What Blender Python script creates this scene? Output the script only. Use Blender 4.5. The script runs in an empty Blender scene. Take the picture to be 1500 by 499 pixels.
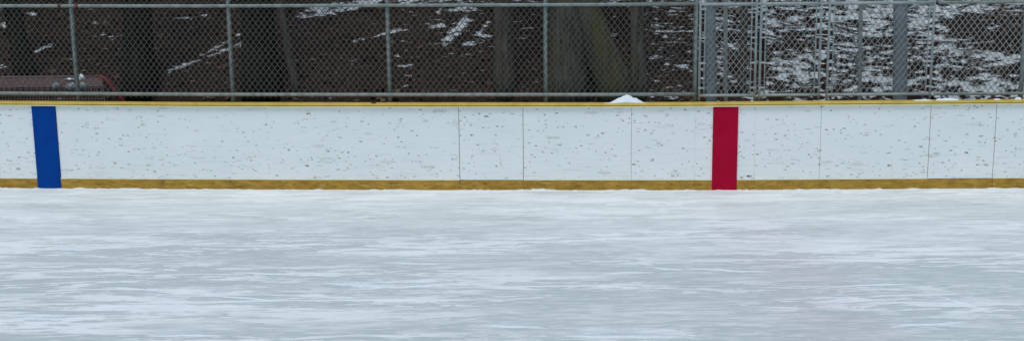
import bpy, math, random
from mathutils import Vector, Matrix, noise
random.seed(7)
S = bpy.context.scene
C = S.collection

# ------------------------------------------------------------------ camera
F_PX, CAM_H, PITCH, ROLL = 1900.0, 3.5, math.radians(11.31), math.radians(.6)
FW = Vector((0, math.cos(PITCH), -math.sin(PITCH)))
U0 = Vector((0, math.sin(PITCH), math.cos(PITCH)))
R0 = Vector((1, 0, 0))
RT = R0*math.cos(ROLL) - U0*math.sin(ROLL)
UP = U0*math.cos(ROLL) + R0*math.sin(ROLL)
CP = Vector((0, 0, CAM_H))
cam = bpy.data.objects.new('camera', bpy.data.cameras.new('camera'))
C.objects.link(cam); S.camera = cam
m3 = Matrix((RT, UP, -FW)).transposed()
cam.matrix_world = Matrix.Translation(CP) @ m3.to_4x4()
cam.data.sensor_width = 36; cam.data.lens = F_PX/1500*36
cam.data.clip_end = 2000

def ray(px, py): return FW + RT*((px-750)/F_PX) + UP*((249.5-py)/F_PX)
def on_z(px, py, z=0.0):
    d = ray(px, py); return CP + d*((z-CAM_H)/d.z)
def on_y(px, py, y):
    d = ray(px, py); return CP + d*(y/d.y)
def proj(p):
    v = Vector(p)-CP; w = max(v.dot(FW), .01)
    return 750+F_PX*v.dot(RT)/w, 249.5-F_PX*v.dot(UP)/w

# ------------------------------------------------------------------ helpers
class MB:
    def __init__(s): s.v = []; s.f = []
    def box(s, x0, x1, y0, y1, z0, z1):
        b = len(s.v)
        s.v += [(x, y, z) for z in (z0, z1) for y in (y0, y1) for x in (x0, x1)]
        s.f += [tuple(b+i for i in q) for q in ((0,2,3,1),(4,5,7,6),(0,1,5,4),(2,6,7,3),(0,4,6,2),(1,3,7,5))]
        return s
    def sweep(s, rows, closed=True):
        """rows: list of rings (equal counts)"""
        b = len(s.v); n = len(rows[0])
        for r in rows: s.v += [tuple(p) for p in r]
        for i in range(len(rows)-1):
            for j in range(n):
                k = (j+1) % n
                s.f.append((b+i*n+j, b+i*n+k, b+(i+1)*n+k, b+(i+1)*n+j))
        s.f.append(tuple(b+j for j in range(n))[::-1])
        s.f.append(tuple(b+(len(rows)-1)*n+j for j in range(n)))
        return s
    def tube(s, pts, r, n=8, wob=0):
        pts = [Vector(p) for p in pts]; rows = []
        rr = r if isinstance(r, (list, tuple)) else [r]*len(pts)
        for i, p in enumerate(pts):
            t = (pts[min(i+1, len(pts)-1)]-pts[max(i-1, 0)]).normalized()
            a = Vector((0, 1, 0)) if abs(t.y) < .9 else Vector((1, 0, 0))
            u = t.cross(a).normalized(); w = t.cross(u)
            ring = []
            for j in range(n):
                q = 2*math.pi*j/n
                k = rr[i]
                if wob: k *= 1+wob*noise.noise(p*1.3+Vector((math.cos(q)*1.6, math.sin(q)*1.6, 5)))
                ring.append(p+u*math.cos(q)*k+w*math.sin(q)*k)
            rows.append(ring)
        return s.sweep(rows)
    def build(s, name, mat, parent=None, smooth=False, loc=None):
        me = bpy.data.meshes.new(name)
        off = Vector((0, 0, 0))
        if parent is not None and loc is None: off = Vector(parent.location)
        elif loc is not None and parent is None: off = Vector(loc)
        me.from_pydata([tuple(Vector(p)-off) for p in s.v], [], s.f)
        me.update()
        if smooth:
            me.polygons.foreach_set('use_smooth', [True]*len(me.polygons))
        me.materials.append(mat)
        o = bpy.data.objects.new(name, me); C.objects.link(o)
        if parent is not None: o.parent = parent
        elif loc is not None: o.location = loc
        if parent is not None and loc is not None: o.location = loc
        return o

def tag(o, label=None, cat=None, group=None, kind=None):
    if label: o['label'] = label
    if cat: o['category'] = cat
    if group: o['group'] = group
    if kind: o['kind'] = kind
    return o
def empty(name, loc, label, cat, group=None):
    o = bpy.data.objects.new(name, None); C.objects.link(o); o.location = loc
    o.empty_display_size = .2
    return tag(o, label, cat, group)

# ------------------------------------------------------------------ materials
class NT:
    def __init__(s, name):
        s.m = bpy.data.materials.new(name); s.m.use_nodes = True
        s.t = s.m.node_tree; s.b = s.t.nodes['Principled BSDF']
        s.tc = s.t.nodes.new('ShaderNodeTexCoord')
    def l(s, a, b): s.t.links.new(a, b)
    def n(s, typ, **k):
        x = s.t.nodes.new(typ)
        for q, v in k.items(): setattr(x, q, v)
        return x
    def coords(s, scale=(1, 1, 1), rot=(0, 0, 0), loc=(0, 0, 0), src=None):
        mp = s.n('ShaderNodeMapping'); mp.inputs['Scale'].default_value = scale
        mp.inputs['Rotation'].default_value = rot; mp.inputs['Location'].default_value = loc
        s.l(src or s.tc.outputs['Object'], mp.inputs['Vector']); return mp.outputs[0]
    def noise(s, vec, scale, detail=4, rough=.55, dist=0):
        x = s.n('ShaderNodeTexNoise'); s.l(vec, x.inputs['Vector'])
        x.inputs['Scale'].default_value = scale; x.inputs['Detail'].default_value = detail
        x.inputs['Roughness'].default_value = rough; x.inputs['Distortion'].default_value = dist
        return x.outputs['Fac']
    def rng(s, val, a, b, c=0, d=1, smooth=False):
        x = s.n('ShaderNodeMapRange'); x.clamp = True
        if smooth: x.interpolation_type = 'SMOOTHSTEP'
        s.l(val, x.inputs['Value'])
        for i, q in zip(('From Min', 'From Max', 'To Min', 'To Max'), (a, b, c, d)): x.inputs[i].default_value = q
        return x.outputs[0]
    def math(s, op, a, b=None):
        x = s.n('ShaderNodeMath', operation=op)
        for i, v in enumerate((a, b)):
            if v is None: continue
            if isinstance(v, (int, float)): x.inputs[i].default_value = v
            else: s.l(v, x.inputs[i])
        return x.outputs[0]
    def mix(s, fac, a, b):
        x = s.n('ShaderNodeMix', data_type='RGBA')
        for i, v in ((0, fac), (6, a), (7, b)):
            if isinstance(v, (int, float)): x.inputs[i].default_value = v
            elif isinstance(v, (tuple, list)): x.inputs[i].default_value = (*v, 1) if len(v) == 3 else v
            else: s.l(v, x.inputs[i])
        return x.outputs[2]
    def fin(s, col, rough=.6, spec=.3, metal=0, bump=None, bs=.3, bd=.01):
        b = s.b
        if isinstance(col, tuple): b.inputs['Base Color'].default_value = (*col, 1)
        else: s.l(col, b.inputs['Base Color'])
        if isinstance(rough, (int, float)): b.inputs['Roughness'].default_value = rough
        else: s.l(rough, b.inputs['Roughness'])
        b.inputs['Specular IOR Level'].default_value = spec
        b.inputs['Metallic'].default_value = metal
        if bump is not None:
            x = s.n('ShaderNodeBump'); x.inputs['Strength'].default_value = bs
            x.inputs['Distance'].default_value = bd
            s.l(bump, x.inputs['Height']); s.l(x.outputs[0], b.inputs['Normal'])
        return s.m

def m_speckle(name, c1, c2, sc, rough=.6, spec=.3, stretch=(1, 1, 1), metal=0, lo=.35, hi=.65, bs=.2):
    t = NT(name); v = t.coords(stretch)
    n = t.noise(v, sc, 6, .6)
    return t.fin(t.mix(t.rng(n, lo, hi), c1, c2), rough, spec, metal, n, bs, .004)

# white plastic board with puck marks
def m_board():
    t = NT('white board plastic')
    P = t.tc.outputs['Object']
    wob = t.n('ShaderNodeVectorMath', operation='SCALE')
    nz = t.n('ShaderNodeTexNoise'); nz.inputs['Scale'].default_value = 16; nz.inputs['Detail'].default_value = 4
    t.l(P, nz.inputs['Vector']); t.l(nz.outputs['Color'], wob.inputs[0]); wob.inputs['Scale'].default_value = .03
    add = t.n('ShaderNodeVectorMath', operation='ADD'); t.l(P, add.inputs[0]); t.l(wob.outputs[0], add.inputs[1])
    masks = []
    szz = t.n('ShaderNodeSeparateXYZ'); t.l(P, szz.inputs[0])
    clus = t.rng(t.noise(t.coords((1.1, 0, 2.2), loc=(7, 0, 2)), 1.3, 3, .6), .36, .64, .30, 1.3)
    clus = t.math('MULTIPLY', clus, t.rng(szz.outputs[2], .15, 1.05, 1.3, .7))
    for sx, sz, seed, keep, r0, r1, dark in ((5, 11, 3, .60, .07, .20, .95), (9, 19, 9, .72, .10, .26, .75), (2.6, 13, 61, .55, .08, .3, .30), (3, 7, 21, .5, .04, .10, 1.2), (6, 30, 31, .55, .12, .36, .34), (12, 26, 41, .72, .12, .27, .75), (14, 17, 51, .62, .1, .25, .7)):
        v = t.coords((sx, 0.0, sz), (0, .15 if seed != 9 else -.2, 0), (seed*1.37, 0, seed*.71), add.outputs[0])
        vo = t.n('ShaderNodeTexVoronoi', feature='F1'); vo.inputs['Scale'].default_value = 1
        t.l(v, vo.inputs['Vector'])
        sp = t.n('ShaderNodeSeparateColor'); t.l(vo.outputs['Color'], sp.inputs[0])
        rad = t.rng(sp.outputs[1], 0, 1, r0, r1)
        d = t.math('SUBTRACT', rad, vo.outputs['Distance'])
        k = t.rng(d, 0, .055, 0, 1, True)
        gate = t.math('GREATER_THAN', t.math('MULTIPLY', clus, keep), sp.outputs[0])
        amp = t.rng(sp.outputs[2], 0, 1, dark*.35, dark)
        masks.append(t.math('MULTIPLY', t.math('MULTIPLY', k, gate), amp))
    m = masks[0]
    for q in masks[1:]: m = t.math('MAXIMUM', m, q)
    # broken-up scuffs
    brk = t.rng(t.noise(t.coords((1, 1, 1)), 55, 3), .38, .55)
    m = t.math('MULTIPLY', m, brk)
    # long faint horizontal rub marks, more of them low down
    rub = t.rng(t.noise(t.coords((1.2, 0, 30)), 1.6, 6, .65), .52, .78, 0, .26)
    sz = t.n('ShaderNodeSeparateXYZ'); t.l(P, sz.inputs[0])
    low = t.rng(sz.outputs[2], .1, .75, 1, .35)
    rub = t.math('MULTIPLY', rub, low)
    m2 = t.math('MAXIMUM', m, rub)
    blot = t.rng(t.noise(t.coords((.5, 0, .9), loc=(3, 0, 1)), 2, 5), .3, .7)
    base = t.mix(blot, (.79, .80, .80), (.74, .755, .755))
    m2 = t.math('MINIMUM', m2, 1.0)
    col = t.mix(m2, base, (.06, .065, .07))
    nb = t.noise(t.coords((1, 1, 1)), 40, 4)
    return t.fin(col, .5, .3, 0, nb, .08, .003)

def m_ice():
    t = NT('scraped ice')
    P = t.tc.outputs['Object']
    sx = t.n('ShaderNodeSeparateXYZ'); t.l(P, sx.inputs[0])
    big = t.noise(t.coords((.24, .95, 1), loc=(4, 2, 0)), 1.0, 4, .55, .5)
    med = t.noise(t.coords((.75, 4.6, 1), (0, 0, .03), loc=(1, 7, 0)), 1.0, 8, .66, .5)
    fine = t.noise(t.coords((2.0, 13, 1), (0, 0, -.04)), 1.0, 8, .68, .5)
    hair = t.noise(t.coords((3.4, 26, 1), (0, 0, .05)), 1.0, 4, .7, .3)
    near = t.rng(sx.outputs[1], 12.0, 15.4, 0, .15, True)      # snow gathers by the boards; their white reflection is painted in too
    a = t.math('ADD', t.math('MULTIPLY', big, .55), t.math('MULTIPLY', med, .50))
    a = t.math('ADD', a, t.math('MULTIPLY', fine, .30))
    a = t.math('ADD', a, t.math('MULTIPLY', hair, .26))
    a = t.math('ADD', a, near)
    f1 = t.rng(a, .75, 1.03, 0, 1, True)
    c = t.mix(f1, (.56, .59, .58), (.73, .745, .735))
    # crisp white scrapings
    st = t.noise(t.coords((.95, 7.2, 1), (0, 0, .02), loc=(11, 3, 0)), 1.0, 9, .66, .8)
    stf = t.rng(t.math('ADD', st, t.math('MULTIPLY', big, .35)), .700, .722, 0, .9, True)
    s2 = t.noise(t.coords((2.0, 13, 1), (0, 0, -.03), loc=(21, 13, 0)), 1.0, 8, .62, .9)
    s2f = t.rng(t.math('ADD', s2, t.math('MULTIPLY', med, .45)), .785, .805, 0, .9, True)
    s3 = t.noise(t.coords((4.2, 21, 1), (0, 0, .06), loc=(2, 33, 0)), 1.0, 6, .62, .9)
    s3f = t.rng(t.math('ADD', s3, t.math('MULTIPLY', med, .5)), .845, .868, 0, .75, True)
    stf = t.math('MAXIMUM', t.math('MAXIMUM', stf, s2f), s3f)
    prs = t.noise(t.coords((.33, 1.3, 1), (0, 0, .1), loc=(17, 5, 0)), 1.0, 4, .55, .8)
    stf = t.math('MULTIPLY', stf, t.rng(prs, .36, .58, .12, 1.0, True))
    stf = t.math('MULTIPLY', stf, t.rng(sx.outputs[1], 13.2, 15.6, 1.0, .8, True))
    c = t.mix(stf, c, (.93, .93, .925))
    # dark thin scratches
    dk = t.rng(t.noise(t.coords((.9, 22, 1), (0, 0, -.02), loc=(5, 9, 0)), 1, 6, .6, .4), .60, .74, 0, .38)
    c = t.mix(dk, c, (.44, .49, .50))
    h1 = t.rng(hair, .53, .60, 0, .55, True); h2 = t.rng(fine, .55, .60, 0, .5, True)
    c = t.mix(t.math('MULTIPLY', t.math('MAXIMUM', h1, h2), t.rng(prs, .3, .6, 1, .4)), c, (.86, .87, .865))
    h3 = t.rng(hair, .46, .39, 0, .30, True)
    c = t.mix(h3, c, (.50, .54, .54))
    # faded red centre line under the scraped ice
    dx = t.math('ABSOLUTE', t.math('SUBTRACT', sx.outputs[0], t.math('ADD', 2.72, t.math('MULTIPLY', t.math('SUBTRACT', med, .5), .8))))
    ln = t.rng(dx, .10, .75, 1, 0, True)
    pk = t.math('MULTIPLY', ln, t.rng(med, .35, .6, .03, .17))
    pk = t.math('MULTIPLY', pk, t.rng(sx.outputs[1], 13.6, 15.0, 1, .25))
    c = t.mix(pk, c, (.62, .30, .42))
    # skate cuts at odd angles
    cut = None
    for ang, sd in ((.5, 2), (-.35, 8), (1.1, 15)):
        w = t.noise(t.coords((.35, 26, 1), (0, 0, ang), loc=(sd, sd*1.7, 0)), 1, 2, .5, .15)
        k = t.rng(w, .705, .73, 0, .38)
        cut = k if cut is None else t.math('MAXIMUM', cut, k)
    c = t.mix(cut, c, (.86, .86, .86))
    h = t.math('ADD', f1, stf)
    return t.fin(c, t.rng(f1, 0, 1, .5, .8), .3, 0, h, .25, .01)

def m_ground():
    t = NT('leaf litter with snow')
    at = t.n('ShaderNodeAttribute'); at.attribute_name = 'snow_cover'
    cov = at.outputs['Fac']
    P = t.tc.outputs['Object']
    n1 = t.noise(t.coords((2.0, 5.6, 3), (0, 0, .30)), 1.6, 5, .6, .7)
    n2 = t.noise(t.coords((1, 2.4, 1), loc=(9, 1, 0)), 6.5, 5, .6)
    n = t.math('ADD', t.math('MULTIPLY', n1, .60), t.math('MULTIPLY', n2, .40))
    nn = t.rng(n, .36, .64, 0, 1)
    sn = t.rng(t.math('SUBTRACT', t.math('ADD', nn, cov), 1.0), -.05, .16, 0, 1, True)
    l1 = t.noise(t.coords((1, 1.6, 1)), 28, 5, .7)
    l2 = t.noise(t.coords((.4, .6, 1), loc=(3, 3, 0)), 2.0, 4, .6)
    lit = t.mix(t.rng(l1, .36, .66), (.010, .0070, .0056), (.072, .044, .034))
    lit = t.mix(t.rng(l2, .4, .62, 0, .75), lit, (.020, .0135, .011))
    snow = t.mix(t.rng(n2, .3, .7), (.34, .35, .36), (.64, .65, .66))  # snow colour darkened to carry the missing shade of tree crowns
    col = t.mix(sn, lit, snow)
    h = t.math('ADD', t.math('MULTIPLY', l1, .6), t.math('MULTIPLY', sn, .5))
    return t.fin(col, 1, .0, 0, h, .8, .05)

def m_bark(name, c1, c2, moss, mossamt):
    t = NT(name)
    n = t.noise(t.coords((9, 9, 1.3)), 1.6, 7, .65, .6)
    n2 = t.noise(t.coords((1, 1, .5), loc=(2, 5, 1)), 1.7, 5, .6)
    c = t.mix(t.rng(n, .35, .65), c1, c2)
    c = t.mix(t.rng(n2, .45, .62, 0, mossamt), c, moss)
    return t.fin(c, 1, .0, 0, n, .9, .05)

M = {}
M['board'] = m_board()
M['ice'] = m_ice()
M['ground'] = m_ground()
def m_kick():
    t = NT('ochre kick plate')
    a = t.noise(t.coords((1, 1, 3)), 6.5, 6, .65)
    c = t.mix(t.rng(a, .3, .68), (.23, .115, .012), (.48, .275, .04))
    d = t.noise(t.coords((1, 1, 2.4), loc=(4, 0, 2)), 17, 4, .6)
    c = t.mix(t.rng(d, .60, .68, 0, .8), c, (.10, .055, .015))
    e = t.noise(t.coords((.6, 1, 5), loc=(9, 0, 2)), 9, 4, .6)
    c = t.mix(t.rng(e, .58, .68, 0, .6), c, (.55, .38, .12))
    return t.fin(c, .55, .25, 0, a, .3, .004)
M['kick'] = m_kick()
M['cap'] = m_speckle('yellow cap rail', (.60, .40, .06), (.74, .51, .10), 6, .5, .3, (1, 1, 1))
M['trim'] = m_speckle('pale yellow trim', (.68, .58, .27), (.80, .70, .40), 6, .5, .3)
M['cream'] = m_speckle('cream edge highlight', (.70, .66, .52), (.80, .76, .62), 9, .5, .3)  # sky light on the kick plate's top edge, painted as pale colour
M['rust'] = m_speckle('rusty clamp', (.09, .03, .022), (.16, .07, .05), 20, .8, .2)
M['frame_grey'] = m_speckle('grey board framing', (.09, .095, .10), (.16, .165, .17), 8, .8, .2)
M['blue'] = m_speckle('blue line plastic', (.002, .042, .24), (.003, .050, .27), 5, .6, .04, bs=.05)
M['red'] = m_speckle('red line plastic', (.35, .001, .024), (.40, .002, .030), 5, .6, .08, bs=.05)
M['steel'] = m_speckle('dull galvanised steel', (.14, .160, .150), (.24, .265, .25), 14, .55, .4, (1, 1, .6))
M['steel_pale'] = m_speckle('pale galvanised steel', (.23, .26, .265), (.33, .365, .365), 14, .5, .4, (1, 1, .6))  # paler grey tubing of the right-hand panels
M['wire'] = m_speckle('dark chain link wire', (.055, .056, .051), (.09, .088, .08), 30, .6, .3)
M['wire_pale'] = m_speckle('galvanised chain link wire', (.16, .175, .175), (.24, .255, .255), 30, .5, .4)  # brighter galvanised wire of the right-hand mesh
M['pole'] = m_speckle('weathered grey pole', (.13, .15, .17), (.22, .245, .27), 3.5, .7, .3, (1, 1, 2.2))
M['snow'] = m_speckle('packed snow', (.72, .74, .76), (.82, .84, .85), 25, .9, .1, bs=.6)
M['grey_snow'] = m_speckle('dirty snow', (.25, .27, .28), (.40, .42, .43), 25, .9, .1, bs=.6)
M['dark_rubber'] = m_speckle('dark frame lumber', (.016, .013, .012), (.035, .028, .024), 8, .8, .2)
M['goal_red'] = m_speckle('faded red goal paint', (.15, .012, .016), (.25, .028, .032), 12, .5, .4)
M['net'] = m_speckle('weathered netting', (.14, .088, .088), (.21, .145, .142), 20, .9, .1)
M['bark_dark'] = m_bark('dark bark', (.009, .0085, .0065), (.034, .030, .023), (.026, .031, .016), .6)
M['bark_moss'] = m_bark('mossy bark', (.042, .037, .029), (.145, .130, .105), (.085, .080, .026), .75)
M['bark_grey'] = m_bark('grey brown bark', (.045, .038, .030), (.125, .105, .085), (.06, .06, .035), .4)

# ------------------------------------------------------------------ board line in plan
KN = [(-160, 274.2, 146.8), (0, 275, 147.5), (300, 276.7, 149.5), (600, 277.8, 150), (900, 278, 150), (1043, 278, 149), (1200, 277, 147.5), (1500, 275, 145), (1640, 274, 144)]
PL = []
for px, yb, yt in KN:
    g = on_z(px, yb); z = 1.13
    for _ in range(30): z += (proj((g.x, g.y+.10, z))[1]-yt)/115
    PL.append((g.x, g.y, z))
PL.insert(0, (-16, PL[0][1]+(PL[0][1]-PL[1][1])/(PL[0][0]-PL[1][0])*(-16-PL[0][0]), PL[0][2]))
PL.append((16, PL[-1][1], PL[-1][2]))
def bl(x):
    for a, b in zip(PL, PL[1:]):
        if x <= b[0] or b is PL[-1]:
            t = (x-a[0])/(b[0]-a[0]); return a[1]+(b[1]-a[1])*t, a[2]+(b[2]-a[2])*t
def px2x(px): # photo column at the foot of the boards
    y = 277
    return on_y(px, y, bl(on_z(px, y).x)[0]).x
def strip(mb, x0, x1, y0, y1, z0, z1, bev=.0):
    """bar following the boards. y offset from board face (+ = away), z numbers or 'T+..' relative to cap top"""
    xs = [x0]+[p[0] for p in PL if x0+.01 < p[0] < x1-.01]+[x1]
    rows = []
    for x in xs:
        Y, T = bl(x)
        a = z0 if not isinstance(z0, str) else T+float(z0[1:])
        b = z1 if not isinstance(z1, str) else T+float(z1[1:])
        rows.append([(x, Y+y0, a), (x, Y+y1, a), (x, Y+y1, b), (x, Y+y0, b)])
    return mb.sweep(rows)

XL, XR = -15.5, 15.5
boards = empty('rink_boards', (0, bl(0)[0], 0), 'long white scuffed rink boards with yellow cap and ochre kick plate', 'rink boards')
seams = [px2x(p) for p in (3, 674, 767, 924.5, 1017, 1104, 1199, 1357.5, 1452.5)]
bx0, bx1 = px2x(56.5), px2x(90.5)
rx0, rx1 = px2x(1042.6), px2x(1078.6)
CAPB = 'T-.046'
edges = [XL, -11, seams[0], bx0-.002, None, bx1+.002, *seams[1:5], rx0-.002, None, rx1+.002, *seams[5:], 8.2, 10.6, XR]
gate_like = [(seams[1], seams[2]), (seams[7], seams[8])]
i = 0
while i < len(edges)-1:
    a, b = edges[i], edges[i+1]
    if a is None or b is None: i += 1; continue
    g = .0032 if any(min(abs(a-q[0]), abs(b-q[1]), abs(a-q[1]), abs(b-q[0])) < .01 for q in gate_like) else (.0006 if min(abs(a-seams[4]), abs(b-seams[4]), abs(a-seams[5]), abs(b-seams[5])) < .01 else .0012)
    isg = any(abs(a-q[0]) < .01 for q in gate_like)
    mb = MB(); strip(mb, a+g, b-g, 0, .012, .135 if not isg else .13, CAPB)
    o = mb.build('board_panel' if not isg else 'door_panel', M['board'], boards)
    mb = MB(); strip(mb, a+.001, b-.001, -.013 if not isg else -.004, .012, .0, .128 if not isg else .126)
    o = mb.build('kick_plate', M['kick'], boards)
    if not isg:
        mb = MB(); strip(mb, a+.001, b-.001, -.0155, -.001, .1285, .143); mb.build('kick_highlight', M['cream'], boards)  # pale strip painting the highlight along the kick plate's top edge
    i += 1
# blue and red line markers (with thin pale margin behind them)
for (a, b, mt, nm) in ((bx0, bx1, 'blue', 'blue_stripe'), (rx0, rx1, 'red', 'red_stripe')):
    mb = MB(); strip(mb, a, b, -.0165, .012, .0, CAPB); o = mb.build(nm, M[mt], boards)
    mb = MB(); strip(mb, a-.01, b+.01, .0125, .02, .0, CAPB); mb.build('stripe_backing', M['board'], boards)
# dark frame behind the panels, cap rail
mb = MB(); strip(mb, XL, XR, .021, .09, .0, 'T-.047'); mb.build('board_frame', M['frame_grey'], boards)
mb = MB(); strip(mb, XL, XR, -.022, .10, 'T-.024', 'T0')
mb.build('cap_rail', M['cap'], boards)
mb = MB(); strip(mb, XL, XR, -.034, .085, 'T-.046', 'T-.0325'); mb.build('cap_trim', M['trim'], boards)
mb = MB(); strip(mb, XL, XR, -.006, .08, 'T-.0325', 'T-.024'); mb.build('cap_gap', M['dark_rubber'], boards)

# ------------------------------------------------------------------ ice
mb = MB()
xs = [XL]+[p[0] for p in PL if XL < p[0] < XR]+[XR]
n = len(xs)
mb.v = [(x, bl(x)[0]+.06, 0) for x in xs]+[(x, -12, 0) for x in xs]
mb.f = [(k+1, k, n+k, n+k+1) for k in range(n-1)]
ice = tag(mb.build('ice', M['ice']), kind='structure')
# uneven ridge of snow along the foot of the boards
mb = MB(); N = 700; rows = []
for k in range(N+1):
    x = XL+(XR-XL)*k/N; Y = bl(x)[0]
    h = max(.002, .004+.03*noise.noise((x*1.7, 1, 0))+.022*noise.noise((x*7, 4, 0))+.012*noise.noise((x*21, 4, 3)))
    w = .07+.07*noise.noise((x*1.4, 8, 0))+.04*noise.noise((x*8, 8, 4))+.03
    rows.append([(x, Y-.005, -.01), (x, Y-.014, h), (x, Y-.03-w*.3, h*.55), (x, Y-.03-w, -.002)])
mb.sweep(rows); tag(mb.build('snow_ridge', M['snow'], smooth=True), kind='stuff')
# loose scrapings lying on the ice
mb = MB()
def scrape(px0, py0, px1, py1, w):
    a, b = on_z(px0, py0), on_z(px1, py1); d = b-a; L = d.length
    nrm = Vector((-d.y, d.x, 0)).normalized(); K = max(10, int(L*16)); b0 = len(mb.v)
    sd = random.random()*50
    for k in range(K+1):
        t = k/K; e = math.sin(math.pi*min(1, max(0, t)))**.6
        c = a+d*t+nrm*(.05*noise.noise((t*3*L, sd, 0)))
        ww = w*e*(.55+.9*abs(noise.noise((t*5*L, sd+9, 0))))
        for s_, z in ((-1, -.001), (-.4, .006*e), (.3, .007*e), (1, -.001)):
            p = c+nrm*ww*s_*(1+.35*noise.noise((t*9*L, sd+s_*5, 1))); mb.v.append((p.x, p.y, z))
    for k in range(K):
        for j in range(3):
            q = b0+k*4+j; mb.f.append((q, q+1, q+5, q+4))
for q in ((483,415,592,420,.09),(590,420,640,418,.03),(0,366,100,361,.04),(60,363,146,364,.09),(300,432,422,441,.025),(150,421,250,424,.028),
          (10,462,110,461,.04),(465,403,500,405,.03),(560,384,650,387,.03),(955,393,1003,394,.04),(1000,393,1140,398,.03),(880,400,960,398,.035),
          (1400,387,1500,383,.03),(1375,433,1430,447,.02),(820,490,1000,494,.04),(330,399,480,403,.025),(1215,420,1340,416,.025),
          (1300,479,1420,470,.03),(215,492,330,490,.03),(700,475,800,481,.03),(500,299,570,298,.03),(0,319,60,318,.03),(640,371,740,369,.03),(1060,352,1180,355,.03)): scrape(*q)
tag(mb.build('snow_scrapings', M['snow'], smooth=True), kind='stuff')

# ------------------------------------------------------------------ hill
def hill(x, y):
    t = y-18.6
    z = -.06
    if t > 0:
        u = min(t/2.2, 1); z += .5*t*u*u*(3-2*u)
        if y > 34: z = -.06+.5*15.4+(y-34)*.12
        z += .10*noise.noise((x*.35, y*.35, 0))*min(1, t)+.05*noise.noise((x*1.1, y*1.1, 3))*min(1, t)
        z += .022*noise.noise((x*4, y*4, 7))*min(1, t)
    return z
def hit(px, py):
    d = ray(px, py); y = 17.5
    while y < 60:
        p = CP+d*(y/d.y)
        if hill(p.x, p.y) >= p.z: return p
        y += .05
    return p
STROKES = [(246,105,358,63,2.2,.95),(290,84,352,50,1.8,.72),(190,131,226,118,2.2,.8),(205,134,235,125,1.6,.7),(655,60,688,24,7,.93),(626,41,648,36,4,.9),
  (680,65,694,65,2.5,.9),(440,24,525,11,4,.82),(450,14,575,-2,5,.85),(520,60,577,47,2,.9),(570,45,592,44,2,.8),(583,99,606,94,1.8,.85),
  (640,18,700,10,3,.75),(0,12,14,12,6,.8),(4,38,24,30,5,.75),(40,19,54,22,3,.7),(72,66,84,60,2.5,.7),(52,75,66,70,3,.65),(0,97,6,99,3,.7),
  (150,50,160,54,2.5,.8),(160,60,178,52,2,.65),(700,50,716,32,3,.7),(705,52,722,53,2,.75),(880,51,905,50,2,.75),(598,122,608,118,1.6,.7),
  (1140,92,1195,112,14,.85),(1165,85,1200,80,8,.85),(1362,60,1408,70,14,.9),(1405,75,1500,92,7,.85),(1330,30,1400,15,10,.7),(1362,128,1500,130,12,.8),(1215,18,1300,32,12,.8),(1265,45,1320,45,9,.8),(1270,108,1310,118,9,.8),(1340,45,1362,60,10,.8),
  (250,28,300,22,1.6,.6),(536,99,560,100,1.5,.7),(640,92,652,95,1.4,.7),(700,55,704,75,1.2,.6)]
def cover(px, py):
    ox = px; px = px+26*noise.noise((px*.02, py*.03, 11))
    if py < -60: base = .16+.3*max(0, min(1, (px-700)/900))
    elif py > 210: base = .12
    elif px < 560: base = .05
    elif px < 800: base = .17 if py < 75 else .10
    elif px < 950: base = .12
    elif px < 1030: base = .36
    elif px < 1108: base = .42
    else: base = .50
    if 560 < px < 1108 and -14 < py < 8: base = .5
    px = ox
    if px >= 1108 and py > -60:
        if px < 1205 and 55 < py < 78: base = .30
        if 1110 < px < 1150 and 78 < py < 110: base = .2
        if px < 1205 and py > 112: base = .5
        if 1262 < px < 1310 and 54 < py < 66: base = .2
        if 1205 < px < 1300 and 80 < py < 96: base = .45
        wv = 22*noise.noise((px*.02, py*.05, 1)); e = ((px-1462+wv)/75)**2+((py-48+wv*.8-(px-1450)*.18)/30)**2
        if e < .75: base = .22
        elif e < 1.5: base = .22+.28*(e-.75)/.75
        if 1405 < px and 100 < py < 122: base = .33
        if py < 18: base = .58
    d = base
    for x0, y0, x1, y1, w, k in STROKES:
        vx, vy = x1-x0, y1-y0; t = max(0, min(1, ((px-x0)*vx+(py-y0)*vy)/(vx*vx+vy*vy)))
        q = math.hypot(px-x0-vx*t, (py-y0-vy*t))/w
        q *= 1+.5*noise.noise((px*.09, py*.25, 3)); d = max(d, base+(min(k, .69)-base)*max(0, min(1, 1.5-q)))
    return d
xs = [-400, -120, -50, -25]+[-11+k*.055 for k in range(401)]+[25, 50, 120, 400]
ys = [-200, -40, 10, 16.0, 18.2]+[18.4+k*.055 for k in range(210)]+[30.5, 32, 34, 38, 46, 60, 100, 400]
mb = MB(); cov = []
for y in ys:
    for x in xs:
        z = hill(x, y) if y > 16 else -.06
        mb.v.append((x, y, z))
        if y > 17 and y < 40: cov.append(cover(*proj((x, y, z))))
        else: cov.append(.3)
w = len(xs)
for j in range(len(ys)-1):
    for k in range(w-1): mb.f.append((j*w+k, j*w+k+1, (j+1)*w+k+1, (j+1)*w+k))
gr = mb.build('hillside', M['ground'], smooth=True)
at = gr.data.attributes.new('snow_cover', 'FLOAT', 'POINT'); at.data.foreach_set('value', cov)
tag(gr, kind='structure')

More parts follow.
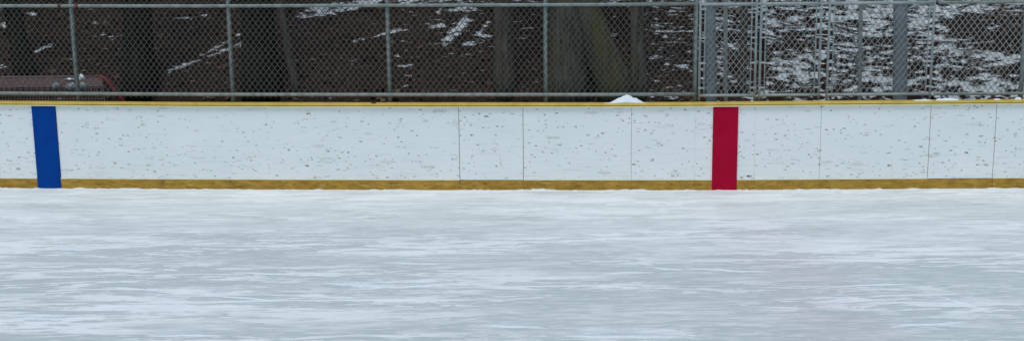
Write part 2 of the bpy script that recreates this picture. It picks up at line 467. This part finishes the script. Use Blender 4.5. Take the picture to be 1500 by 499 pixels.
# dead leaves and twigs strewn over the bank
mb = MB(); rnd = random.Random(4)
for k in range(9000):
    x = rnd.uniform(-9.5, 9.5); y = rnd.uniform(18.6, 28); z = hill(x, y)
    L = rnd.uniform(.035, .10); a = rnd.random()*6.28; q = L*rnd.uniform(.35, .7); b = len(mb.v)
    u = Vector((math.cos(a), math.sin(a), rnd.uniform(-.3, .5))); w = Vector((-math.sin(a), math.cos(a), rnd.uniform(-.2, .6)))
    p = Vector((x, y, z+.02+.02*rnd.random()))
    for v in (-u*L, w*q-u*L*.1, u*L, -w*q): mb.v.append(tuple(p+v*.8))
    mb.f.append((b, b+1, b+2, b+3))
for k in range(90):
    x = rnd.uniform(-9, 9); y = rnd.uniform(18.8, 27); a = rnd.gauss(0, .5); L = rnd.uniform(.3, 1.1); pts = []
    for i in range(5):
        xx = x+math.cos(a)*L*i/4; yy = y+math.sin(a)*L*i/4+.03*rnd.random(); pts.append((xx, yy, hill(xx, yy)+.03+.05*rnd.random()))
    mb.tube(pts, [.012, .011, .009, .007, .004], 5)
M['leaf'] = m_speckle('dead leaves', (.030, .017, .012), (.15, .095, .065), 6.5, 1, .0, lo=.38, hi=.62)
tag(mb.build('leaf_litter', M['leaf']), kind='stuff')

# ------------------------------------------------------------------ chain link
FO = .15       # fence plane behind the board face
def fx(px, py): return on_y(px, py, bl(on_y(px, py, 16.3).x)[0]+FO)
DW, DH, WR = .0745, .0955, .0046
def chain(mb, x0, x1, z0, z1, r=WR, base=None):
    """woven zig-zag wires; base(x)->y plane"""
    ncol = int(round((x1-x0)/(DW/2))); nrow = int((z1-z0)/(DH/2))
    px = (x1-x0)/ncol
    for i in range(ncol):
        xc = x0+(i+.5)*px; pts = []
        for k in range(nrow+1):
            s = 1 if (k+i) % 2 == 0 else -1
            # wires meet their neighbours at the knuckles: parity flips with the column
            z = z0+(z1-z0)*k/nrow
            x = xc+s*px*.53
            x += .006*noise.noise((xc*1.1, z*1.7, 2)); zz = z+.006*noise.noise((xc*1.3, z*1.4, 5))
            y = base(x)+s*r*.75+.008*noise.noise((xc*.6, z*.9, 9))
            pts.append((x, y, zz))
        b0 = len(mb.v)
        for p in pts:
            mb.v += [(p[0]-r*1.25, p[1], p[2]), (p[0], p[1]-r, p[2]-r*.3), (p[0]+r*1.25, p[1], p[2]), (p[0], p[1]+r, p[2]+r*.3)]
        for k in range(len(pts)-1):
            for j in range(4):
                a = b0+k*4+j; b = b0+k*4+(j+1) % 4
                mb.f.append((a, b, b+4, a+4))
fy = lambda x: bl(x)[0]+FO
Z_BOT = fx(570, 138.3).z; Z_MID = fx(570, 8.0).z; Z_TOP = Z_MID+1.22
Z_BOTR = fx(1280, 138).z; Z_MIDR = fx(1280, 4.5).z; Z_TOPR = Z_MIDR+1.2

lf = empty('chain_link_fence', (-1.5, fy(-1.5), bl(-1.5)[1]), 'long dark chain-link fence on grey posts above the left and middle boards', 'fence')
postx = [fx(p, 140).x for p in (113.5, 341, 571, 799.5)]
sp = postx[1]-postx[0]
postx = [postx[0]-sp*k for k in (4, 3, 2, 1)]+postx
xend = fx(1017.3, 140).x
pr = MB().tube([(0, 0, 0), (0, 0, .9), (0, 0, Z_TOP-1.05)], .030, 12)
pm = None
for k, x in enumerate(postx+[xend]):
    loc = (x-lf.location.x, fy(x)+.002-lf.location.y, bl(x)[1]-.02-lf.location.z)
    if pm is None:
        po = pr.build('post', M['steel'], lf, True, loc=loc); pm = po
        po.data.transform(Matrix.Identity(4))
    else:
        po = pm.copy(); C.objects.link(po); po.parent = lf; po.location = loc
    # small coupling sleeves where rails cross
for nm, z, r in (('bottom_rail', Z_BOT, .024), ('middle_rail', Z_MID, .022), ('top_rail', Z_TOP, .022)):
    pts = [(x, fy(x)-.034, z+(bl(x)[1]-bl(-1.5)[1])) for x in [-15.4]+[p[0] for p in PL if -15 < p[0] < xend-.05]+[xend]]
    MB().tube(pts, r, 12).build(nm, M['steel'], lf, True)
mb0 = postx+[xend]
for a, b in zip(mb0, mb0[1:]):
    dz = bl((a+b)/2)[1]-bl(-1.5)[1]
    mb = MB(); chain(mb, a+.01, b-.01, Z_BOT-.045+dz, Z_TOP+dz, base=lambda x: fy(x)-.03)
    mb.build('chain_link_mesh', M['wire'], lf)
# rust coloured clamps by the first post
x = fx(100, 8).x
for px in (88, 113):
    q = fx(px, 7)
    MB().tube([(q.x-.02, fy(q.x)-.034, Z_MID+.02), (q.x+.02, fy(q.x)-.034, Z_MID+.02)], .029, 10).build('clamp', M['rust'], lf, True)

def panel(pl, pr_, label, bars=(True, True), name='fence_panel', grp=None, wire='wire_pale'):
    xa, xb = fx(pl, 140).x, fx(pr_, 140).x
    xc = (xa+xb)/2
    e = empty(name, (xc, fy(xc), bl(xc)[1]), label, 'fence panel', grp)
    y = lambda x: fy(x)-.012
    rr = .0165
    fr = MB()
    for x in (xa, xb): fr.tube([(x, y(x), bl(x)[1]+.001), (x, y(x), Z_TOPR)], rr, 12)
    for z, r in ((Z_BOTR, .019), (Z_MIDR, .021), (Z_TOPR, .019)): fr.tube([(xa, y(xa), z), (xb, y(xb), z)], r, 12)
    fr.build('frame', M['steel_pale'], e, True)
    ins = .058
    for s, x, on in ((1, xa, bars[0]), (-1, xb, bars[1])):
        if not on: continue
        q = x+s*ins
        MB().tube([(q, y(q)-.004, Z_BOTR), (q, y(q)-.004, Z_TOPR)], .0085, 8).build('tension_bar', M['steel_pale'], e, True)
        for pyy in (128, 91.5, 55, 13, -32, -70, -108):
            z = fx(1100, pyy).z
            b = MB()
            b.box(min(x, q)-.014, max(x, q)+.014, y(x)-.024, y(x)-.0175, z-.012, z+.012)
            b.build('tie_band', M['steel_pale'], e)
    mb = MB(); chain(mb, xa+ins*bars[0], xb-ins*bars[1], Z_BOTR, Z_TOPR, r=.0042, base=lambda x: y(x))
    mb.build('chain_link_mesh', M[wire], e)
    return e
panel(1023.7, 1105, 'narrow pale steel mesh panel directly above the red stripe', grp=None)
panel(1111.8, 1198.5, 'narrow pale steel mesh panel between the one above the red stripe and the wide one')
panel(1210.5, 1361.5, 'wide pale steel mesh panel with a thick grey pole showing behind it')
# right hand run of fence
rf = empty('chain_link_fence', (8, fy(8), bl(8)[1]), 'pale chain-link fence run at far right end above the boards', 'fence')
rpx = [fx(1495, 140).x]; rpx += [rpx[0]+1.6*k for k in (1, 2, 3, 4, 5)]
for x in rpx:
    po = pm.copy(); C.objects.link(po); po.parent = rf; po.location = (x-rf.location.x, fy(x)+.002-rf.location.y, bl(x)[1]-.02-rf.location.z)
xa = fx(1366.5, 140).x
for nm, z in (('bottom_rail', Z_BOTR), ('middle_rail', Z_MIDR), ('top_rail', Z_TOPR)):
    pts = [(x, fy(x)-.034, z+.0) for x in [xa]+[p[0] for p in PL if xa+.05 < p[0] < 14.5]+[14.6]]
    MB().tube(pts, .019, 12).build(nm, M['steel'], rf, True)
allx = [xa]+rpx
for a, b in zip(allx, allx[1:]):
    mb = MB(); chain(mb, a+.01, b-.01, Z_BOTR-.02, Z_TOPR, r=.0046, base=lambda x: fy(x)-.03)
    mb.build('chain_link_mesh', M['wire_pale'], rf)

# ------------------------------------------------------------------ snow lying on the cap rail
def lump(name, px0, px1, prof_h, depth, label, mat='snow', yoff=.045, seed=0, group=None):
    x0 = on_y(px0, 148, 16.3).x; x1 = on_y(px1, 148, 16.3).x; xc = (x0+x1)/2
    Y, T = bl(xc); mb = MB(); K = 40; J = 14; rows = []
    for k in range(K+1):
        t = k/K; x = x0+(x1-x0)*t
        Y, T = bl(x)
        h = max(.0005, prof_h(t)*(1+.25*noise.noise((x*14, seed, 0))))
        d = depth*min(1, .25+1.1*math.sin(math.pi*t))
        ring = []
        for j in range(J):
            q = j/(J-1); yy = (q-.5)*2
            ring.append((x, Y+yoff+yy*d*.5, T+.0+h*max(0, 1-abs(yy)**1.6)*(1+.3*noise.noise((x*22, yy*3, seed)))-(.0005 if j in (0, J-1) else -.001)))
        ring.append((x, Y+yoff, T-.001)); rows.append(ring)
    mb.sweep(rows)
    return tag(mb.build(name, M[mat], smooth=True, loc=(xc, bl(xc)[0]+yoff, bl(xc)[1])), label, 'snow', group)
pk = lambda t: (.092*max(0, 1-abs(t-.54)/.40)**.95 if abs(t-.54) < .40 else 0)*(1.0)+.012*math.sin(math.pi*t)
lump('snow_pile', 884, 946, pk, .10, 'white pointed heap of snow on the yellow cap rail', seed=3)
flat = lambda h: (lambda t: h*math.sin(math.pi*t)**.35)
lump('snow_patch', 1363, 1396, flat(.026), .09, 'longest bright flat snow patch on the yellow cap, right of pale panel', seed=5, group='snow patches along the cap rail')
lump('snow_patch', 1331, 1358, flat(.013), .07, 'thin snow crust on the yellow cap under the wide panel', seed=8, group='snow patches along the cap rail')
lump('snow_patch', 1402, 1422, flat(.016), .06, 'short grey snow patch on the cap beside the longest bright patch', 'grey_snow', seed=12, group='snow patches along the cap rail')
lump('snow_patch', 1446, 1456, flat(.016), .05, 'tiny snow bit on the cap above the right board seam', seed=15, group='snow patches along the cap rail')
lump('snow_patch', 1476, 1486, flat(.03), .05, 'small snow lump on the cap near the far right post', seed=18, group='snow patches along the cap rail')
lump('dirt_clod', 543, 551, flat(.014), .03, 'tiny dark clod lying on the yellow cap rail', 'dark_rubber', yoff=-.005, seed=22)['category'] = 'dirt'

# ------------------------------------------------------------------ hockey goal behind the left boards
GY = 18.0
top_r = on_y(152, 112.5, GY); zt = top_r.z; xr = top_r.x; xl = xr-1.83
g = empty('hockey_goal', (xr-.9, GY, -.06), 'red framed hockey goal with grey net standing behind the left boards', 'hockey goal')
gz = -.05
low = on_y(190, 160, GY+.05)
def bend(sx):
    x = xr if sx > 0 else xl
    dx = (low.x-xr)*sx; sl = (low.z-zt)
    P = [Vector((x-.10*sx, GY, zt)), Vector((x-.02*sx, GY, zt-.008)), Vector((x+.03*sx, GY, zt-.04)), Vector((x+dx*.5, GY+.02, zt+sl*.5)), Vector((x+dx, GY+.05, low.z))]
    k = (low.z-gz)
    P += [Vector((x+dx*1.25, GY+.15, gz+k*.35)), Vector((x+dx*1.3, GY+.2, gz+.03))]
    return P
MB().tube([(xl+.10, GY, zt), (xr-.10, GY, zt)], .024, 12).build('crossbar', M['net'], g, True)
for sx in (1, -1): MB().tube(bend(sx), .03, 12).build('goal_post', M['goal_red'], g, True)
xb0 = bend(-1)[-1]; xb1 = bend(1)[-1]
MB().tube([xb0, (xb0.x+.1, GY-.6, gz+.03), (xb0.x+.35, GY-.85, gz+.03), (xb1.x-.35, GY-.85, gz+.03), (xb1.x-.1, GY-.6, gz+.03), xb1], .024, 10).build('base_frame', M['goal_red'], g, True)
net = MB()
def npnt(u, v):  # u across, v down the sloping back
    x = xl+.02+(xr-xl-.04)*u+(u-.5)*.5*v
    return Vector((x, GY-.01-.8*v**1.0+.05*math.sin(v*3.1)*1, zt-.01+(gz+.04-zt)*v-.03*math.sin(math.pi*v)+.012*noise.noise((u*9, v*6, 1))))
NU, NV = 44, 30
for a in range(NU+1):
    net.tube([npnt(a/NU, v/NV) for v in range(NV+1)], .0045, 4)
for v in range(1, NV+1):
    net.tube([npnt(a/NU, v/NV) for a in range(NU+1)], .0045, 4)
net.build('net', M['net'], g)
sk = MB()   # heavy canvas skirt along the net's upper edge
rows = []
for a in range(41):
    u = a/40; p0, p1 = npnt(u, .0), npnt(u, .085)
    rows.append([p0+Vector((0, -.016, .0)), p1+Vector((0, -.016, .0)), p1+Vector((0, -.008, .0)), p0+Vector((0, -.008, .0))])
sk.sweep(rows); sk.build('canvas_band', M['net'], g)
def blob(name, px, py, y, rx, rz, mat, label, group, tri=False):
    c = on_y(px, py, y); mb = MB(); n, m = 14, 9; rows = []
    for i in range(m+1):
        th = math.pi*(i+.02)/(m+.04); ring = []
        for j in range(n):
            ph = 2*math.pi*j/n
            v = Vector((math.sin(th)*math.cos(ph), math.sin(th)*math.sin(ph), math.cos(th)))
            k = 1+.28*noise.noise(v*1.5+Vector((px, py, 0)))
            z = v.z*rz*k
            x = v.x*rx*k
            if tri and v.z > 0: x *= (1-.75*v.z)
            ring.append((c.x+x, c.y+v.y*rx*.6*k, c.z+z))
        rows.append(ring)
    mb.sweep(rows)
    return tag(mb.build(name, M[mat], smooth=True, loc=tuple(c)), label, 'snow', group)
def net_y(px, py):
    lo, hi = GY-.8, GY
    for _ in range(30):
        mid = (lo+hi)/2; v = (GY-.01-mid)/.8
        if on_y(px, py, mid).z > npnt(.5, max(0, v)).z: hi, lo = hi, mid
        else: hi = mid
    return (lo+hi)/2
G2 = 'snow clumps on the hockey goal'
blob('snow_clump', 118, 113.5, GY, .085, .055, 'snow', 'white pointed snow clump on the goal crossbar right beside the fence post', G2, True)
blob('snow_clump', 103, 116, GY-.02, .075, .018, 'snow', 'flat white snow strip on the goal crossbar left of the fence post', G2)
blob('snow_clump', 82, 126, net_y(82, 126)-.02, .055, .05, 'grey_snow', 'round grey snow lump caught in the goal net, leftmost', G2)
blob('snow_clump', 104, 127, net_y(104, 127)-.02, .075, .055, 'grey_snow', 'grey snow lump in the goal net just left of the fence post', G2)
blob('snow_clump', 122, 126, net_y(122, 126)-.02, .06, .05, 'grey_snow', 'grey snow lump in the goal net just right of the fence post', G2)

# ------------------------------------------------------------------ trees and poles behind
def trunk_pts(b, t, h, r0, r1, K=14, flare=.35, bendy=.05, sd=0):
    """b: foot, t: where the axis passes near the top of the picture"""
    d = (t-b); d = d/ d.z; pts = []; rr = []
    for k in range(K+1):
        f = (k/K)**1.3; z = h*f
        p = b+d*z*(1 if z < 2.5 else 1)
        p = p+Vector((noise.noise((z*.5, sd, 0)), noise.noise((z*.5, sd, 8)), 0))*bendy*min(1, z)
        pts.append(p); rr.append((r0+(r1-r0)*f)*(1+flare*math.exp(-z/.35)))
    pts[0] = pts[0]-Vector((0, 0, .3))
    return pts, rr
def limbs(tree, pts, rr, mat, n, sd):
    rnd = random.Random(sd)
    for k in range(n):
        i = rnd.randrange(len(pts)//2+1, len(pts)-1); p = pts[i]; a = rnd.random()*6.28
        L = 1.4+rnd.random()*1.6; d = Vector((math.cos(a), math.sin(a), .5+rnd.random()*.7)).normalized()
        q = [p]; r = [rr[i]*.45]
        for s in range(1, 6):
            d = (d+Vector((rnd.uniform(-.2, .2), rnd.uniform(-.2, .2), .1))).normalized()
            q.append(q[-1]+d*L/5); r.append(rr[i]*.45*(1-s/6))
        MB().tube(q, r, 6).build('limb', mat, tree, True)
def tree(stems, depth_hint, h, mat, label, name='bare_tree', nl=6, sd=0, grp='trees on the slope behind the fence'):
    """stems: (px_top, width_top, px_foot, width_foot)"""
    t = None
    for i, (pt, wt, pf, wf) in enumerate(stems):
        f = hit(pf, depth_hint)
        foot = Vector((f.x, f.y, hill(f.x, f.y)))
        if t is None: t = empty(name, tuple(foot), label, 'tree', grp)
        top = on_y(pt, 0, foot.y); top.y = foot.y
        sc = F_PX/(foot.y)
        r0 = wf/2/sc; r1 = wt/2/sc
        zt_ = top.z-foot.z
        r_h = max(.03, r0+(r1-r0)*h/max(zt_, .5)*.35)
        pts, rr = trunk_pts(foot, top, h, r0, min(r0, r_h)*.75, sd=sd+i*3)
        MB().tube(pts, rr, 18, wob=.16).build('trunk', M[mat], t, True)
        limbs(t, pts, rr, M[mat], nl, sd*7+i)
    return t
tree([(198, 40, 205, 44)], 133, 8, 'bark_dark', 'broad very dark trunk left of the second fence post', sd=1)
tree([(376, 44, 385, 50)], 136, 8.5, 'bark_dark', 'broad black trunk just right of the second fence post', sd=2)
tree([(407, 10, 434, 12)], 134, 6, 'bark_grey', 'thin leaning brownish stem right of a broad black trunk', sd=3, nl=4)
tree([(735, 26, 740, 28)], 134, 7.5, 'bark_grey', 'dim brown trunk left of the fourth fence post', sd=4)
tree([(826, 48, 832, 50), (852, 34, 905, 46)], 142, 9, 'bark_moss', 'big mossy trunk forked into two stems behind the snow heap', sd=5)
tree([(934, 18, 936, 22)], 138, 8, 'bark_moss', 'slim mossy upright trunk just right of the big forked trunk', sd=6)
tree([(1090, 9, 1086, 11)], 135, 6, 'bark_grey', 'thin brownish stem seen through the narrow panel above the red stripe', sd=7, nl=4)
tree([(14, 20, 40, 26)], 120, 8, 'bark_dark', 'dark trunk at far left behind the hockey goal', sd=9)

def pole(px0, px1, wd, y, h, mat, label, name, cat, band=True):
    a = on_y(px0, 0, y); b = on_y(px1, 140, y); d = (a-b)/(a.z-b.z)
    z0 = hill(b.x, y)-.2; foot = b+d*(z0-b.z); r = wd/2*y/F_PX
    e = empty(name, (foot.x, foot.y, z0+.2), label, cat)
    K = 16; pts = [foot+d*(h*k/K) for k in range(K+1)]
    MB().tube(pts, [r*(1-.12*k/K) for k in range(K+1)], 18).build('shaft', M[mat], e, True)
    if band:
        for zz in (.9, 3.2): 
            p = foot+d*zz; MB().tube([p, p+d*.05], r*1.06, 18).build('strap', M['steel'], e, True)
    top = pts[-1]; MB().tube([top, top+Vector((0, 0, .04))], r*1.0, 18).build('cap', M['steel'], e, True)
    return e
pole(1040, 1042, 17, 18.6, 7.5, 'pole', 'thick bluish grey pole close behind the narrow panel above the red stripe', 'light_pole', 'pole')
pole(1319, 1318, 21, 18.9, 7.5, 'pole', 'thickest grey pole standing behind the wide mesh panel', 'light_pole', 'pole')
pole(1062.5, 1063.5, 6.5, 17.6, 3.2, 'steel', 'slim steel post right of the thick pole behind narrow panel', 'steel_post', 'post', False)
pole(1261, 1259, 6.5, 17.5, 3.2, 'steel', 'slim grey steel post behind the left half of the wide panel', 'steel_post', 'post', False)

# ------------------------------------------------------------------ light
W = bpy.data.worlds.new('World'); S.world = W; W.use_nodes = True
nt = W.node_tree; bg = nt.nodes['Background']
sky = nt.nodes.new('ShaderNodeTexSky'); sky.sky_type = 'NISHITA'; sky.sun_disc = False
EL, AZ = math.radians(66), math.radians(200)
sky.sun_elevation = EL; sky.sun_rotation = AZ
sky.air_density = 1.0; sky.dust_density = 1.5; sky.ozone_density = 1.0
tint = nt.nodes.new('ShaderNodeMix'); tint.data_type = 'RGBA'; tint.blend_type = 'MULTIPLY'; tint.inputs[0].default_value = 1
tint.inputs[7].default_value = (.97, 1.045, .965, 1)          # pale grey-cyan winter overcast
nt.links.new(sky.outputs[0], tint.inputs[6]); nt.links.new(tint.outputs[2], bg.inputs[0]); bg.inputs[1].default_value = .136
sun = bpy.data.lights.new('sun', 'SUN'); sun.energy = 1.25; sun.angle = math.radians(25); sun.color = (.97, 1, .97)
so = bpy.data.objects.new('sun', sun); C.objects.link(so)
dv = Vector((math.sin(AZ)*math.cos(EL), math.cos(AZ)*math.cos(EL), math.sin(EL)))
so.rotation_euler = dv.to_track_quat('Z', 'Y').to_euler(); so.location = dv*40
S.view_settings.view_transform = 'Standard'; S.view_settings.look = 'None'
S.view_settings.exposure = 0; S.view_settings.gamma = 1
